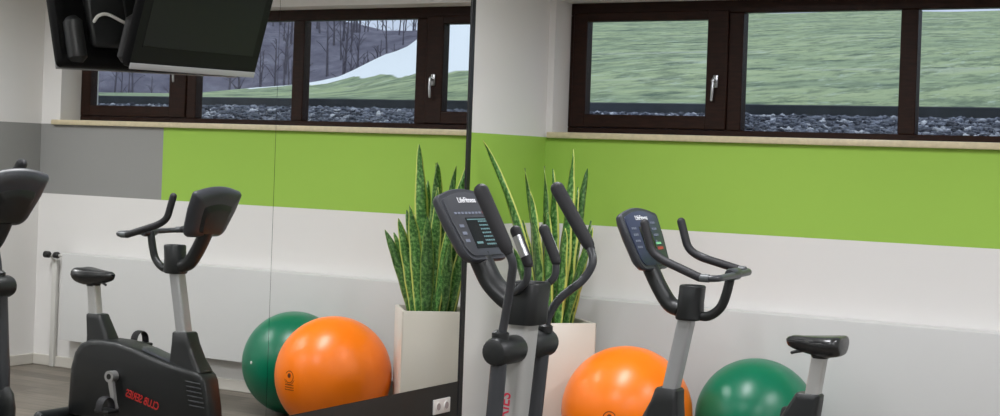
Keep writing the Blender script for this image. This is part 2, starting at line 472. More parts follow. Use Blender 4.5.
# ------------------------------------------------------------------ plant in square pot
PC = Vector((.414, -.624)); PROT = math.atan2(.764, .645)
pl = thing('potted_plant', 'tall snake plant in a square white pot beside the mirror', 'potted plant', (PC.x, PC.y, 0), rotz=PROT)
PW, PH = .37, .729
bm = newbm()
rings = []
for z, w in ((0, PW-.02), (.004, PW-.006), (PH-.004, PW), (PH, PW-.006), (PH, PW-.036), (PH-.006, PW-.042), (PH-.10, PW-.046)):
    rings.append(rrect(0, 0, w, w, z, .010))
R = [[bm.verts.new(Vector(p)) for p in r] for r in rings]
for a, b in zip(R, R[1:]):
    for k in range(len(a)): bm.faces.new((a[k], a[(k+1) % len(a)], b[(k+1) % len(a)], b[k]))
bm.faces.new(R[0][::-1]); bm.faces.new(R[-1])
link('pot', bm, M_POT, pl)
bm = newbm(); N = 18; hw = (PW-.046)/2
G = [[bm.verts.new((-hw+2*hw*i/N, -hw+2*hw*j/N, PH-.035+random.uniform(-.006, .008))) for j in range(N+1)] for i in range(N+1)]
for i in range(N):
    for j in range(N): bm.faces.new((G[i][j], G[i+1][j], G[i+1][j+1], G[i][j+1]))
link('soil', bm, M_SOIL, pl)
PINV = (Matrix.Translation((PC.x, PC.y, 0)) @ Matrix.Rotation(PROT, 4, 'Z')).inverted()
def leaf(base, tip, width, face, bow=.0, twist=.3):
    """a sword leaf from base to tip (world), face = direction its broad side looks at (degrees)"""
    b, t = Vector(base), Vector(tip); L = (t-b).length
    bm = newbm(); uvl = bm.loops.layers.uv.new('UVMap'); n = 22; rows = []
    side = Vector((math.cos(math.radians(face*.38)), math.sin(math.radians(face*.38)), 0))
    out = Vector((t.x-b.x, t.y-b.y, 0)); 
    for i in range(n+1):
        s = i/n
        c = b.lerp(t, s)+out*(-(s-s*s)*bow)
        tang = (t-b).normalized()
        a = twist*(s-.3)
        d = Matrix.Rotation(a, 3, 'Z') @ side
        d = (d-tang*d.dot(tang)).normalized(); nrm = tang.cross(d)
        if s < .45: w = .62+.38*math.sin(s/.45*PI/2)
        elif s < .97: w = 1-.0*s-((s-.45)/.55)**2.2*.86
        else: w = (1-((.97-.45)/.55)**2.2*.86)*max(0., (1-s)/.03)
        w = max(w, .03)*width*.66*(1+.03*math.sin(s*23+b.x*50))
        row = []
        for k, u in enumerate((-1, -.5, 0, .5, 1)):
            ripple = .0035*math.sin(s*17+u*2+b.y*40)
            row.append(bm.verts.new(c+d*(w*u)+nrm*(abs(u)**1.6*w*.42+ripple)))
        rows.append(row)
    back = []
    th = .0035
    for i in range(n):
        for k in range(4):
            f = bm.faces.new((rows[i][k], rows[i][k+1], rows[i+1][k+1], rows[i+1][k]))
            for lp, (uu, vv) in zip(f.loops, ((k/4, i/n), ((k+1)/4, i/n), ((k+1)/4, (i+1)/n), (k/4, (i+1)/n))): lp[uvl].uv = (uu, vv*L/1.0)
    for v in bm.verts: v.co = PINV @ v.co
    o = link('leaf', bm, M_LEAF if len(pl.children) % 5 in (1, 2, 4) else M_LEAF2, pl)
    md = o.modifiers.new('thick', 'SOLIDIFY'); md.thickness = th; md.offset = 0
    return o
zb = PH-.05
LEAVES = [  # base dx,dy from the pot centre, tip world, width, face, bow
 ((.05, -.02), (.525, -.644, 1.630), .062, -40, .4), ((.04, .05), (.520, -.470, 1.530), .050, 40, .3),
 ((-.06, -.06), (.060, -.790, 1.660), .046, -10, .7), ((-.02, -.03), (.375, -.682, 1.535), .052, -70, .3),
 ((-.01, .02), (.400, -.630, 1.522), .056, -30, .4), ((.06, .02), (.514, -.557, 1.430), .060, -60, .3),
 ((.10, -.05), (.680, -.720, 1.150), .050, -60, .5), ((.11, -.02), (.640, -.690, 1.135), .046, 0, .4),
 ((-.05, -.05), (.255, -.680, 1.520), .044, -80, .4),
 ((.02, -.09), (.47, -.80, 1.30), .058, -65, .5), ((.07, -.07), (.56, -.77, 1.22), .056, -50, .5),
 ((-.02, -.09), (.37, -.77, 1.24), .056, -75, .4), ((-.06, .05), (.30, -.53, 1.40), .052, -20, .3),
 ((.0, .08), (.44, -.48, 1.36), .056, -70, .3), ((.05, .09), (.56, -.46, 1.22), .052, -45, .4),
 ((-.10, .02), (.20, -.58, 1.24), .050, -60, .4), ((.09, .03), (.62, -.60, 1.26), .054, -75, .5),
 ((-.03, -.06), (.33, -.74, 1.40), .052, -35, .4),
 ((-.07, .09), (.27, -.48, 1.28), .050, -60, .4),
 ((.0, -.05), (.42, -.72, 1.12), .056, -45, .6),
 ((.06, -.04), (.53, -.735, 1.06), .052, -70, .8), ((-.09, -.04), (.24, -.74, 1.10), .050, -40, .5),
]
for (dx, dy), tip, w, face, bow in LEAVES:
    leaf((PC.x+dx, PC.y+dy, zb), tip, w, face, bow, twist=random.uniform(-.45, .5))

# ------------------------------------------------------------------ consoles (shared by bike and cross trainer)
def console(parent, bot, top, halfw, thick, face_m, name_txt, kind):
    """bot/top: centre points of the front face's lower and upper edge (local to parent); faces +x"""
    b, t = Vector(bot), Vector(top); up = (t-b).normalized(); H = (t-b).length
    lat = Vector((0, 1, 0)); nrm = lat.cross(up).normalized()       # towards the rider
    if nrm.x < 0: nrm = -nrm
    F = Matrix(((lat.x, up.x, nrm.x, b.x), (lat.y, up.y, nrm.y, b.y), (lat.z, up.z, nrm.z, b.z), (0, 0, 0, 1)))
    def outline(s=1., dy=0.):
        pts = []; w = halfw; hs = H*.91
        for k in range(6):                                             # rounded lower corners
            a = math.radians(-90+k*18); pts.append((w*.86-.06+.06*math.cos(a)+.0, .06+.06*math.sin(a)))
        pts.append((w*.97, hs*.6))
        for k in range(5):
            a = math.radians(k*22.5-5); pts.append((w-.02+.02*math.cos(a), hs-.02+.02*math.sin(a)+0))
        for k in range(1, 8):
            u = 1-k/8*1.0; pts.append(((w-.025)*u, hs+(H-hs)*(1-u*u)))
        half = [p for p in pts if p[0] > .001]
        full = half+[(0, H)]+[(-x, y) for x, y in reversed(half)]
        return [((x)*s, (y-H/2)*s+H/2+dy) for x, y in full]
    def loft(specs):
        bm = newbm(); add_loft(bm, [[F @ Vector((x, y, z)) for x, y in outline(s, dy)] for s, dy, z in specs]); return bm
    bm = loft([(.62, -.01, -thick), (.80, -.004, -thick*.93), (.95, 0, -thick*.62), (1.0, 0, -thick*.3), (1.0, 0, -.008), (.965, 0, 0), (.90, 0, -.001)])
    c = link('console', bm, M_CONS, parent)
    bm = loft([(.875, 0, -.004), (.87, 0, .0025), (.86, 0, .003)])
    link('face_panel', bm, face_m, c)
    def quad(bm, x0, x1, y0, y1, z=.0045, d=.0015):
        vs = add_box(bm, x0, x1, y0, y1, z-d, z)
        for v in vs: v.co = F @ v.co
    add_text('brand_print', name_txt, .030, F @ Matrix.Translation((0, H*.82, .0042)) , M_WHITEINK, c, .001, 1.0)
    if kind == 'bike':
        bm = newbm(); quad(bm, -halfw*.30, halfw*.30, H*.30, H*.68); link('display', bm, M_SCREEN, c)
        bm = newbm()
        for r in range(4):
            for k in range(3): quad(bm, -halfw*.70+k*.017, -halfw*.70+k*.017+.012, H*(.34+.10*r), H*(.34+.10*r)+.010)
        link('keypad', bm, M_KEYS, c)
        bm = newbm()
        for r in range(4):
            for k in range(3):
                if not (r == 0 and k > 0): quad(bm, halfw*.40+k*.017, halfw*.40+k*.017+.012, H*(.42+.10*r), H*(.42+.10*r)+.010)
        link('keypad', bm, M_KEYS, c)
        bm = newbm(); quad(bm, halfw*.36, halfw*.66, H*.30, H*.345); link('stop_key', bm, M_KEYR, c)['label'] = 'red stop key'
        bm = newbm(); quad(bm, halfw*.36, halfw*.62, H*.385, H*.42); link('start_key', bm, M_LEDG, c)['label'] = 'green start key'
        bm = newbm()
        for r in range(3): quad(bm, -halfw*.2, halfw*.18, H*(.36+.1*r), H*(.36+.1*r)+.007, .0055)
        link('readout', bm, M_LED, c)
    else:
        bm = newbm(); quad(bm, -halfw*.34, halfw*.62, H*.16, H*.58); link('display', bm, M_SCREEN, c)
        bm = newbm(); rnd = random.Random(5)
        for r in range(7):
            y = H*(.20+.052*r); x = halfw*.08
            while x < halfw*.55:
                w = rnd.uniform(.006, .012); quad(bm, x, x+w, y, y+.0065, .0058); x += w+.004
        link('readout', bm, M_LED, c); bm = newbm(); quad(bm, -halfw*.28, -halfw*.05, H*.22, H*.25, .0058); link('readout', bm, M_LED, c)
        bm = newbm(); quad(bm, -halfw*.3, halfw*.5, H*.545, H*.56, .0058)
        link('readout', bm, M_LED, c)
        bm = newbm()
        for k in range(9): quad(bm, -halfw*.66+k*.024, -halfw*.66+k*.024+.016, H*.63, H*.66)
        link('keypad', bm, M_KEYS, c); bm = newbm()
        for k in range(3): quad(bm, -halfw*.66, -halfw*.5, H*(.25+.1*k), H*(.25+.1*k)+.012)
        link('keypad', bm, M_KEYS, c)
        bm = newbm(); quad(bm, halfw*.40, halfw*.62, H*.63, H*.665, .0052); link('stop_key', bm, M_KEYR, c)['label'] = 'red stop key'
    # print on the back of the shell
    B = F @ Matrix.Translation((0, H*.66, -thick-.0006)) @ Matrix.Rotation(PI, 4, 'Y')
    add_text('back_print', name_txt, .026, B, M_DIMINK, c, .001)
    # cheek line: raised rear cover
    bm = loft([(.40, -.03, -thick-.022), (.50, -.03, -thick-.018), (.60, -.02, -thick+.004)])
    link('rear_cover', bm, M_BLACK, c)
    return c

# ------------------------------------------------------------------ exercise bike
BX, BY = 1.65, -1.436
bk = thing('exercise_bike', 'black upright exercise bike with silver posts in front of the green ball', 'exercise bike', (BX, BY, 0))
def L(x, z, y=BY): return (x-BX, y-BY, z)
bm = newbm()
prof = [(2.245, .05), (2.232, .31), (2.205, .40), (2.165, .452), (2.10, .477), (2.00, .486), (1.90, .485), (1.77, .464), (1.65, .434), (1.54, .410), (1.46, .396), (1.385, .386), (1.325, .374), (1.293, .355), (1.272, .325), (1.235, .178), (1.222, .05)]
cxp, czp = 1.72, .22
def ringp(s, y, dz=0): return [(cxp+(x-cxp)*s-BX, y, czp+(z-czp)*s+dz) for x, z in prof]
add_loft(bm, [ringp(.90, -.092), ringp(.955, -.088), ringp(.985, -.080), ringp(1, -.064), ringp(1, .064), ringp(.985, .080), ringp(.955, .088), ringp(.90, .092)])
def nose(x): return 1-.35*max(0, min(1, (1.44-(x+BX))/.20))**1.6
for v in bm.verts: v.co.y *= nose(v.co.x)
hs = link('drive_housing', bm, M_BLACK, bk)
# lighter spine moulding along the top front edge
bm = newbm(); path = smooth_path([L(1.74, .462), L(1.64, .436), L(1.53, .412), L(1.42, .394), L(1.32, .378)], 5)
add_tube(bm, path, [.012]+[.026]*(len(path)-2)+[.014], 12, round_cap=True, flat=(.32, 2.4)); link('spine_moulding', bm, M_CONS, hs)['label'] = 'greyer glossy moulding along the top'
for k in range(6):
    for sgn in (-1, 1):
        z = .19+k*.025; x0 = 1.262+.035*(z-.19)/.15; bm = newbm()
        add_tube(bm, [(x-BX, sgn*(.0905*nose(x-BX)), z+.003*q) for q, x in enumerate((x0, x0+.03, x0+.06, x0+.09))], [.0035, .004, .004, .002], 8); link('vent_rib', bm, M_CHAR, hs)
# side emblem text, both sides, slanting with the body
for s in (-1, 1):
    a = Vector((1.532-BX, s*.0935, .160)); b = Vector((1.815-BX, s*.0935, .222)); d = (b-a).normalized()
    if s < 0: F = frame((a+b)/2, d, (0, 0, 1))
    else: F = frame((a+b)/2, -d, (0, 0, 1))
    add_text('side_print', 'CLUB SERIES', .060, F, M_REDINK, hs, .0015, .74)
bm = newbm()
add_loft(bm, [rrect(2.062-BX, 0, .180, .112, .455, .025), rrect(2.074-BX, 0, .160, .106, .50, .025), rrect(2.108-BX, 0, .118, .090, .592, .02), rrect(2.114-BX, 0, .108, .086, .612, .018), rrect(2.114-BX, 0, .095, .075, .618, .016)])
link('seat_shroud', bm, M_BLACK, bk)
bm = newbm(); add_loft(bm, [rrect(2.122-BX, 0, .060, .060, .56, .012), rrect(2.155-BX, 0, .060, .060, .79, .012)])
link('seat_post', bm, M_SILVER2, bk)['label'] = 'silver seat post'
# saddle
bm = newbm(); ringsS = []
for x, hw, zt, zb_ in ((2.006, .012, .842, .822), (2.014, .024, .852, .810), (2.036, .034, .860, .800), (2.075, .044, .866, .789), (2.115, .058, .869, .782), (2.155, .076, .872, .775), (2.19, .090, .875, .774), (2.222, .096, .878, .779), (2.242, .093, .879, .785), (2.252, .082, .876, .790), (2.257, .066, .868, .806)):
    rr = []
    for k in range(20):
        a = 2*PI*k/20; c, s = math.cos(a), math.sin(a)
        zc = (zt+zb_)/2; hz = (zt-zb_)/2
        yy = hw*math.copysign(abs(c)**.7, c); zz = zc+hz*math.copysign(abs(s)**.75, s)
        if s > 0: zz -= .010*(1-abs(c))*(1 if x > 2.06 else .3)     # centre dip
        if s < 0: zz += .014*abs(c)**2
        rr.append((x-BX, yy, zz))
    ringsS.append(rr)
add_loft(bm, ringsS); sd = link('saddle', bm, M_SADDLE, bk)
bm = newbm(); add_loft(bm, [rrect(2.155-BX, 0, .064, .064, .770, .018), rrect(2.155-BX, 0, .08, .07, .795, .02)]); link('saddle_clamp', bm, M_BLACK, bk)
bm = newbm(); add_tube(bm, smooth_path([(2.09-BX, -.01, .797), (2.055-BX, -.02, .790), (2.038-BX, -.024, .785)], 4), .007, 10, round_cap=True); link('adjuster_lever', bm, M_BLACK, sd)
# steering mast
bm = newbm()
add_loft(bm, [rrect(1.424-BX, 0, .240, .128, .370, .03), rrect(1.442-BX, 0, .180, .120, .43, .028), rrect(1.460-BX, 0, .130, .108, .51, .022), rrect(1.469-BX, 0, .108, .102, .565, .018), rrect(1.469-BX, 0, .094, .09, .573, .016)])
link('mast_shroud', bm, M_BLACK, bk)
bm = newbm(); add_loft(bm, [rrect(1.462-BX, 0, .067, .074, .50, .016), rrect(1.545-BX, 0, .067, .074, .91, .016)])
link('mast', bm, M_SILVER, bk)['label'] = 'silver steering mast'
bm = newbm()
add_loft(bm, [rrect(1.549-BX, 0, .105, .100, .882, .035), rrect(1.552-BX, 0, .118, .112, .890, .04), rrect(1.556-BX, 0, .108, .108, .96, .04), rrect(1.562-BX, 0, .108, .108, 1.030, .04), rrect(1.562-BX, 0, .100, .100, 1.036, .038), rrect(1.562-BX, 0, .085, .085, 1.034, .034), rrect(1.560-BX, 0, .08, .08, 1.018, .03)])
link('mast_head', bm, M_BLACK, bk)
bm = newbm(); path = smooth_path([L(1.505, .925), L(1.455, .945), L(1.405, 1.010), L(1.362, 1.085), L(1.328, 1.150)], 5)
add_tube(bm, path, .038, 16, flat=(.95, 1.15)); link('console_arm', bm, M_BLACK, bk)
console(bk, (1.390-BX, 0, 1.097), (1.275-BX, 0, 1.368), .190, .055, M_FACE, 'LifeFitness', 'bike')
yh = .197
hb = [L(1.447, 1.185, BY-yh), L(1.505, 1.150, BY-yh-.006), L(1.70, 1.087, BY-.232), L(1.772, 1.090, BY-.230), L(1.760, 1.100, BY+yh-.012), L(1.675, 1.108, BY+yh), L(1.500, 1.160, BY+yh), L(1.447, 1.185, BY+yh)]
bm = newbm(); add_tube(bm, fillet([hb[0], (hb[1]), hb[2], hb[3], hb[4], hb[5], hb[6], hb[7]], .06), .0145, 14)
hbo = link('handlebar', bm, M_CHAR, bk)
for s in (-1, 1):
    y = BY+s*yh
    bm = newbm(); add_tube(bm, fillet([L(1.409, 1.306, y), L(1.447, 1.185, y), L(1.503, 1.151, y+(-.006 if s < 0 else 0)), L(1.69, 1.090 if s < 0 else 1.108, y+(-.034 if s < 0 else 0))], .05), .0188, 16, round_cap=True)
    link('grip', bm, M_BLACK2, hbo)
    bm = newbm(); add_tube(bm, [L(1.695, 1.0885, BY-.2318), L(1.735, 1.0885, BY-.2315)] if s < 0 else [L(1.695, 1.107, y), L(1.73, 1.104, y-.003)], .0175, 16); link('grip_band', bm, M_BARGLINT, hbo)  # grey bands painted to imitate the bluish specular glint on the bar
bm = newbm(); add_tube(bm, smooth_path([L(1.575, .905), L(1.640, .905), L(1.695, .945), L(1.722, 1.010), L(1.740, 1.092)], 6), .021, 14, round_cap=True)
link('handlebar_stem', bm, M_BLACK, bk)
bm = newbm(); add_tube(bm, [L(1.752, 1.097, BY-.05), L(1.752, 1.097, BY-.035), L(1.752, 1.098, BY+.035), L(1.752, 1.098, BY+.05)], [.022, .027, .027, .022], 16); link('stem_clamp', bm, M_CHAR, bk)
# cranks and pedals
AX, AZ = 1.886, .300
for s, (ex, ez) in ((-1, (1.846, .134)), (1, (1.950, .455))):
    y0 = s*.118
    bm = newbm()
    add_tube(bm, [(AX-BX, s*.085, AZ), (AX-BX, s*.132, AZ)], [.030, .032], 20)
    add_loft(bm, [[(AX-BX+dx*w+0*k, y0+dy, AZ+t*(ez-AZ)) if False else (AX+(ex-AX)*t-BX+dx*w, y0+dy, AZ+(ez-AZ)*t) for dx, dy in ((-1, -.009), (1, -.009), (1, .009), (-1, .009))] for t, w in ((.0, .026), (.2, .017), (.8, .014), (1.0, .018), (1.05, .012))])
    cr = link('crank', bm, M_CRANK, bk); cr['label'] = 'pale metal crank'
    bm = newbm(); add_tube(bm, [(AX-BX, s*.131, AZ), (AX-BX, s*.1335, AZ)], .016, 16); link('axle_bolt', bm, M_VALVE, cr)
    bm = newbm(); yc = s*.180; cx, cz = ex-BX, ez
    add_box(bm, cx-.05, cx+.052, yc-.045, yc+.045, cz-.020, cz, .008, 2)
    pd = link('pedal', bm, M_BLACK, cr)
    bm = newbm()
    st = [Vector((cx+.012, yc-.048*math.cos(a), cz-.005+.068*math.sin(a)**.8)) for a in [PI*k/12 for k in range(13)]]
    add_tube(bm, st, .013, 8, flat=(2.0, .35))
    link('pedal_strap', bm, M_BLACK2, cr)
for x, hw in ((1.27, .24), (2.25, .275)):
    bm = newbm(); add_tube(bm, [(x-BX, -hw, .055), (x-BX, hw, .055)], .034, 14, round_cap=True)
    ft = link('stabiliser', bm, M_BLACK, bk)
    for s in (-1, 1):
        bm = newbm(); add_tube(bm, [(x-BX, s*(hw-.03), 0), (x-BX, s*(hw-.03), .03)], .026, 12); link('foot_pad', bm, M_VALVE, ft)
bm = newbm(); add_box(bm, 1.24-BX, 2.26-BX, -.05, .05, .03, .09, .01, 2); link('base_rail', bm, M_BLACK, bk)

# ------------------------------------------------------------------ cross trainer
EX, EY = 1.52, -2.860
el = thing('elliptical_trainer', 'black elliptical cross trainer with silver column and two long swing handles', 'elliptical trainer', (EX, EY, 0))
def E(x, z, dy=0): return (x-EX, dy, z)
bm = newbm(); add_loft(bm, [rrect(1.440-EX, 0, .088, .100, .30, .022), rrect(1.486-EX, 0, .088, .100, .64, .022), rrect(1.518-EX, 0, .088, .100, 1.0, .022)])
ml = link('column', bm, M_SILVER2, el); ml['label'] = 'silver column'
F = frame((1.466-EX, -.0508, .575), (.094, 0, 1), (-1, 0, .094))
add_text('column_print', 'CLUB SERIES', .066, F, M_PINKINK, ml, .0012, .8)
bm = newbm()
add_loft(bm, [rrect(1.522-EX, 0, .120, .135, .968, .035), rrect(1.524-EX, 0, .128, .142, .976, .038), rrect(1.528-EX, 0, .126, .142, 1.04, .038), rrect(1.532-EX, 0, .130, .146, 1.113, .038), rrect(1.532-EX, 0, .120, .136, 1.121, .034), rrect(1.532-EX, 0, .100, .116, 1.119, .03), rrect(1.532-EX, 0, .09, .106, 1.107, .03)])
link('column_head', bm, M_BLACK, el)
bm = newbm(); path = smooth_path([E(1.500, 1.030), E(1.440, 1.055), E(1.378, 1.105), E(1.338, 1.165), E(1.318, 1.205)], 5)
add_tube(bm, path, .043, 16, flat=(.9, 1.3)); link('console_arm', bm, M_BLACK, el)
console(el, (1.366-EX, 0, 1.190), (1.222-EX, 0, 1.450), .183, .055, M_FACEG, 'LifeFitness', 'elliptical')
for s in (-1, 1):                                                     # fixed handles
    y = s*.105
    bm = newbm(); p = fillet([E(1.49, 1.075, s*.05), E(1.540, 1.098, y*.85), E(1.584, 1.135, y), E(1.582, 1.205, y), E(1.570, 1.228, y)], .035)
    add_tube(bm, p, .0135, 14)
    fh = link('fixed_handle', bm, M_CHAR, el)
    bm = newbm(); add_tube(bm, [E(1.583, 1.195, y), E(1.573, 1.218, y), E(1.536, 1.292, y), E(1.528, 1.308, y)], [.0185, .0195, .0195, .0205], 16, round_cap=True); link('grip', bm, M_BLACK2, fh)
    bm = newbm()                                                      # metal pulse plate wrapped over the outer half of the grip
    a, b = Vector(E(1.5725, 1.219, y)), Vector(E(1.537, 1.290, y)); t = (b-a).normalized(); n1 = Vector((0, s, 0)); n2 = t.cross(n1)
    if n2.x < 0: n2 = -n2
    ra_ = []
    for q in (a, b):
        ra_.append([q+(n1*math.cos(w)+n2*math.sin(w))*rr for rr, ws in ((.0208, range(0, 9)), (.0190, range(8, -1, -1))) for w in [math.radians(-40+k*13) for k in ws]])
    add_loft(bm, ra_); link('grip_band', bm, M_CHROME, fh)['label'] = 'shiny metal pulse plate'
# swing arms
ARMS = {-1: dict(path=[E(1.515, .905, -.165), E(1.535, 1.00, -.172), E(1.572, 1.12, -.205), E(1.598, 1.205, -.235), E(1.578, 1.250, -.248)], tip=E(1.474, 1.448, -.262), leg=[E(1.518, .86, -.172), E(1.506, .665, -.172), E(1.494, .52, -.172), E(1.488, .40, -.172)]),
        1: dict(path=[E(1.512, .905, .165), E(1.520, .985, .170), E(1.560, 1.055, .185), E(1.640, 1.125, .225), E(1.672, 1.195, .240), E(1.640, 1.250, .255)], tip=E(1.493, 1.458, .262), leg=[E(1.500, .86, .172), E(1.478, .61, .172), E(1.466, .50, .172), E(1.462, .38, .172)])}
for s in (-1, 1):
    A = ARMS[s]
    bm = newbm(); add_tube(bm, fillet(A['path'], .05), .0155, 14); arm = link('swing_arm', bm, M_CHAR, el)
    bm = newbm(); g0 = Vector(A['path'][-1]); g1 = Vector(A['tip']); p = [g0.lerp(g1, k) for k in (-.04, 0, .1, .5, .9, 1)]
    add_tube(bm, p, [.017, .022, .025, .0265, .027, .027], 18, round_cap=True); link('grip', bm, M_BLACK2, arm)
    bm = newbm(); q = Vector(A['path'][0]); add_tube(bm, [q+Vector((0, 0, .02)), q+Vector((0, 0, .042)), q+Vector((0, 0, .052))], [.031, .031, .018], 16); link('collar', bm, M_BLACK, arm)
    bm = newbm(); c = Vector((A['leg'][0][0]-.002, .022*(s > 0)-.006, .882))
    add_tube(bm, [c+Vector((0, s*k, 0)) for k in (.030, .036, .048, .190, .207, .214)], [.030, .044, .050, .052, .045, .030], 22); link('pivot_housing', bm, M_BLACK, el)
    bm = newbm(); add_tube(bm, A['leg'], .0295, 14, flat=(1, 1)); lg = link('lower_arm', bm, M_CHAR, el)
    b2 = Vector(A['leg'][2]); bm = newbm()
    add_tube(bm, [b2+Vector((.002, 0, -.085)), b2+Vector((0, 0, -.115)), b2+Vector((-.002, 0, -.18)), b2+Vector((-.002, 0, -.30))], [.034, .056, .066, .064], 16, flat=(1.15, .62)); link('link_cover', bm, M_BLACK, lg)
    # pedal beam and foot plate behind the column, towards the rider
    bm = newbm(); add_tube(bm, [(b2.x-.006, b2.y, .26), (b2.x+.45, s*.165, .22), (b2.x+1.02, s*.16, .27)], .026, 12); pb = link('pedal_beam', bm, M_CHAR, el)
    bm = newbm(); fx = b2.x+.62
    add_loft(bm, [[(fx-.20, s*.165-.075, .265), (fx+.20, s*.165-.075, .265), (fx+.20, s*.165+.075, .265), (fx-.20, s*.165+.075, .265)], [(fx-.22, s*.165-.085, .285), (fx+.2, s*.165-.085, .285), (fx+.2, s*.165+.085, .285), (fx-.22, s*.165+.085, .285)], [(fx-.20, s*.165-.075, .290), (fx+.18, s*.165-.075, .290), (fx+.18, s*.165+.075, .290), (fx-.2, s*.165+.075, .290)]])
    link('foot_plate', bm, M_BLACK2, pb)
bm = newbm()
add_prism(bm, [(.62, .03), (.62, .36), (.72, .43), (.92, .44), (1.06, .36), (1.12, .18), (1.10, .03)], -.10, .10, 'y', .02, 2)
link('drive_housing', bm, M_BLACK, el)
bm = newbm(); add_box(bm, -.16, 1.16, -.06, .06, .02, .10, .012, 2); add_box(bm, -.14, .06, -.055, .055, .09, .36, .012, 2); link('base_rail', bm, M_BLACK, el)
for x in (-.13, 1.1):
    bm = newbm(); add_tube(bm, [(x, -.27, .04), (x, .27, .04)], .035, 14, round_cap=True); ft = link('stabiliser', bm, M_BLACK, el)
    for s in (-1, 1):
        bm = newbm(); add_tube(bm, [(x, s*.24, 0), (x, s*.24, .03)], .03, 12); link('foot_pad', bm, M_VALVE, ft)

# ------------------------------------------------------------------ television on a wall arm
TBL = Vector((.242, -3.600, 1.848)); TBR = Vector((.094, -2.715, 1.872))
TW = (TBR-TBL).length; tw = (TBR-TBL).normalized()
up0 = Vector((.071, -.020, .252)).normalized(); tu = (up0-tw*up0.dot(tw)).normalized(); tn = tw.cross(tu)
if tn.x < 0: tn = -tn
TH = .585
tv = thing('television', 'black flat screen television tilted down on the mirror wall', 'television', TBL+tw*TW/2)
TF = Matrix(((tw.x, tu.x, tn.x, 0), (tw.y, tu.y, tn.y, 0), (tw.z, tu.z, tn.z, 0), (0, 0, 0, 1)))
def tvp(name, bm, m, parent=tv, smooth=True):
    for v in bm.verts: v.co = TF @ v.co
    return link(name, bm, m, parent, smooth=smooth)
h = TW/2
bm = newbm()
add_loft(bm, [[(x, TH/2+y, zz) for x, y, zz in rrect(0, 0, TW*s, TH*s2, z, .022)] for s, s2, z in ((.90, .88, -.055), (.985, .975, -.042), (1, 1, -.03), (1, 1, -.004), (.994, .99, 0))])
cab = tvp('cabinet', bm, M_TV, smooth=True)
bm = newbm(); add_box(bm, -h+.055, h-.055, .085, TH-.045, -.006, .0012); tvp('screen', bm, M_TVSCR, cab, smooth=False)
bm = newbm(); add_box(bm, -h+.055, h-.055, .081, .0855, -.004, .0018); add_box(bm, -h+.055, -h+.13, .0855, .0875, -.004, .0022); tvp('screen_edge_trim', bm, M_TV, cab)
bm = newbm(); add_box(bm, -h+.004, h-.010, -.004, .019, -.001, .006, .002, 2); tvp('silver_bar', bm, M_TVBAR)['label'] = 'silver strip along the lower edge'
bm = newbm(); add_box(bm, -h*.72, h*.74, .07, TH-.10, -.085, -.040, .018, 3); tvp('back_cover', bm, M_TVBACK)
bm = newbm(); add_tube(bm, [(-h*.86, .012, -.052), (-h*.86, .025, -.058), (-h*.86, .165, -.058), (-h*.86, .18, -.052)], [.024, .038, .038, .024], 16); tvp('speaker_tube', bm, M_TVBACK)
bm = newbm(); add_tube(bm, smooth_path([(-h*.68, .165, -.082), (-h*.65, .185, -.100), (-h*.55, .192, -.100), (-h*.38, .165, -.096), (-h*.12, .135, -.090)], 6), .0065, 10, round_cap=True); tvp('cable', bm, M_CABLE)['label'] = 'white cable across the back'
# tilting bracket
bm = newbm(); add_box(bm, -.16, .16, .16, .42, -.095, -.084, .003, 1); br = tvp('mount_plate', bm, M_TVBACK)
c0 = TBL+tw*TW/2; wx = mx(-3.13)
bm = newbm()
pa = TF @ Vector((0, .33, -.09)); wall = Vector((wx+.012-c0.x, pa.y, pa.z+.02))
add_tube(bm, [pa+tu*.02, wall], .022, 12); link('mount_arm', bm, M_TVBACK, tv)
for sg in (-1, 1):
    bm = newbm(); add_tube(bm, [TF @ Vector((sg*.12, .40, -.09)), wall+Vector((0, sg*.10, .05))], .012, 10); link('mount_strut', bm, M_TVBACK, tv)
bm = newbm(); add_box(bm, wx-c0.x, wx+.014-c0.x, pa.y-.14, pa.y+.14, pa.z-.10, pa.z+.14, .004, 1); link('wall_plate', bm, M_TVBACK, tv)

# ------------------------------------------------------------------ ceiling lamps
def lamp(x, y, n, e, label):
    t = thing('ceiling_light', label, 'ceiling light', (x, y, CEIL), 'ceiling lamps above the gym floor')
    bm = newbm()
    for a in ((-.17, -.15, -.63, .63), (.15, .17, -.63, .63), (-.15, .15, -.63, -.61), (-.15, .15, .61, .63)): add_box(bm, *a, -.07, 0, .003, 1)
    link('lamp_frame', bm, M_LAMPH, t)
    bm = newbm(); add_box(bm, -.15, .15, -.61, .61, -.045, -.03); link('diffuser', bm, M_DIFF, t, smooth=False)
    li = bpy.data.lights.new('lamp_glow', 'AREA'); li.shape = 'RECTANGLE'; li.size = .29; li.size_y = 1.2; li.energy = e; li.color = (.975, .985, 1.02); li.spread = math.radians(164)
    lo = bpy.data.objects.new('lamp_glow', li); col.objects.link(lo); lo.parent = t; lo.location = (0, 0, -.078)
LAMP = 44
for i, (x, y) in enumerate(((1.15, -1.95), (3.55, -1.95), (1.15, -4.7), (3.55, -4.7), (5.9, -4.7), (3.55, -7.4), (5.9, -7.4))):
    lamp(x, y, i, LAMP, 'long white ceiling lamp set in a row over the gym floor')

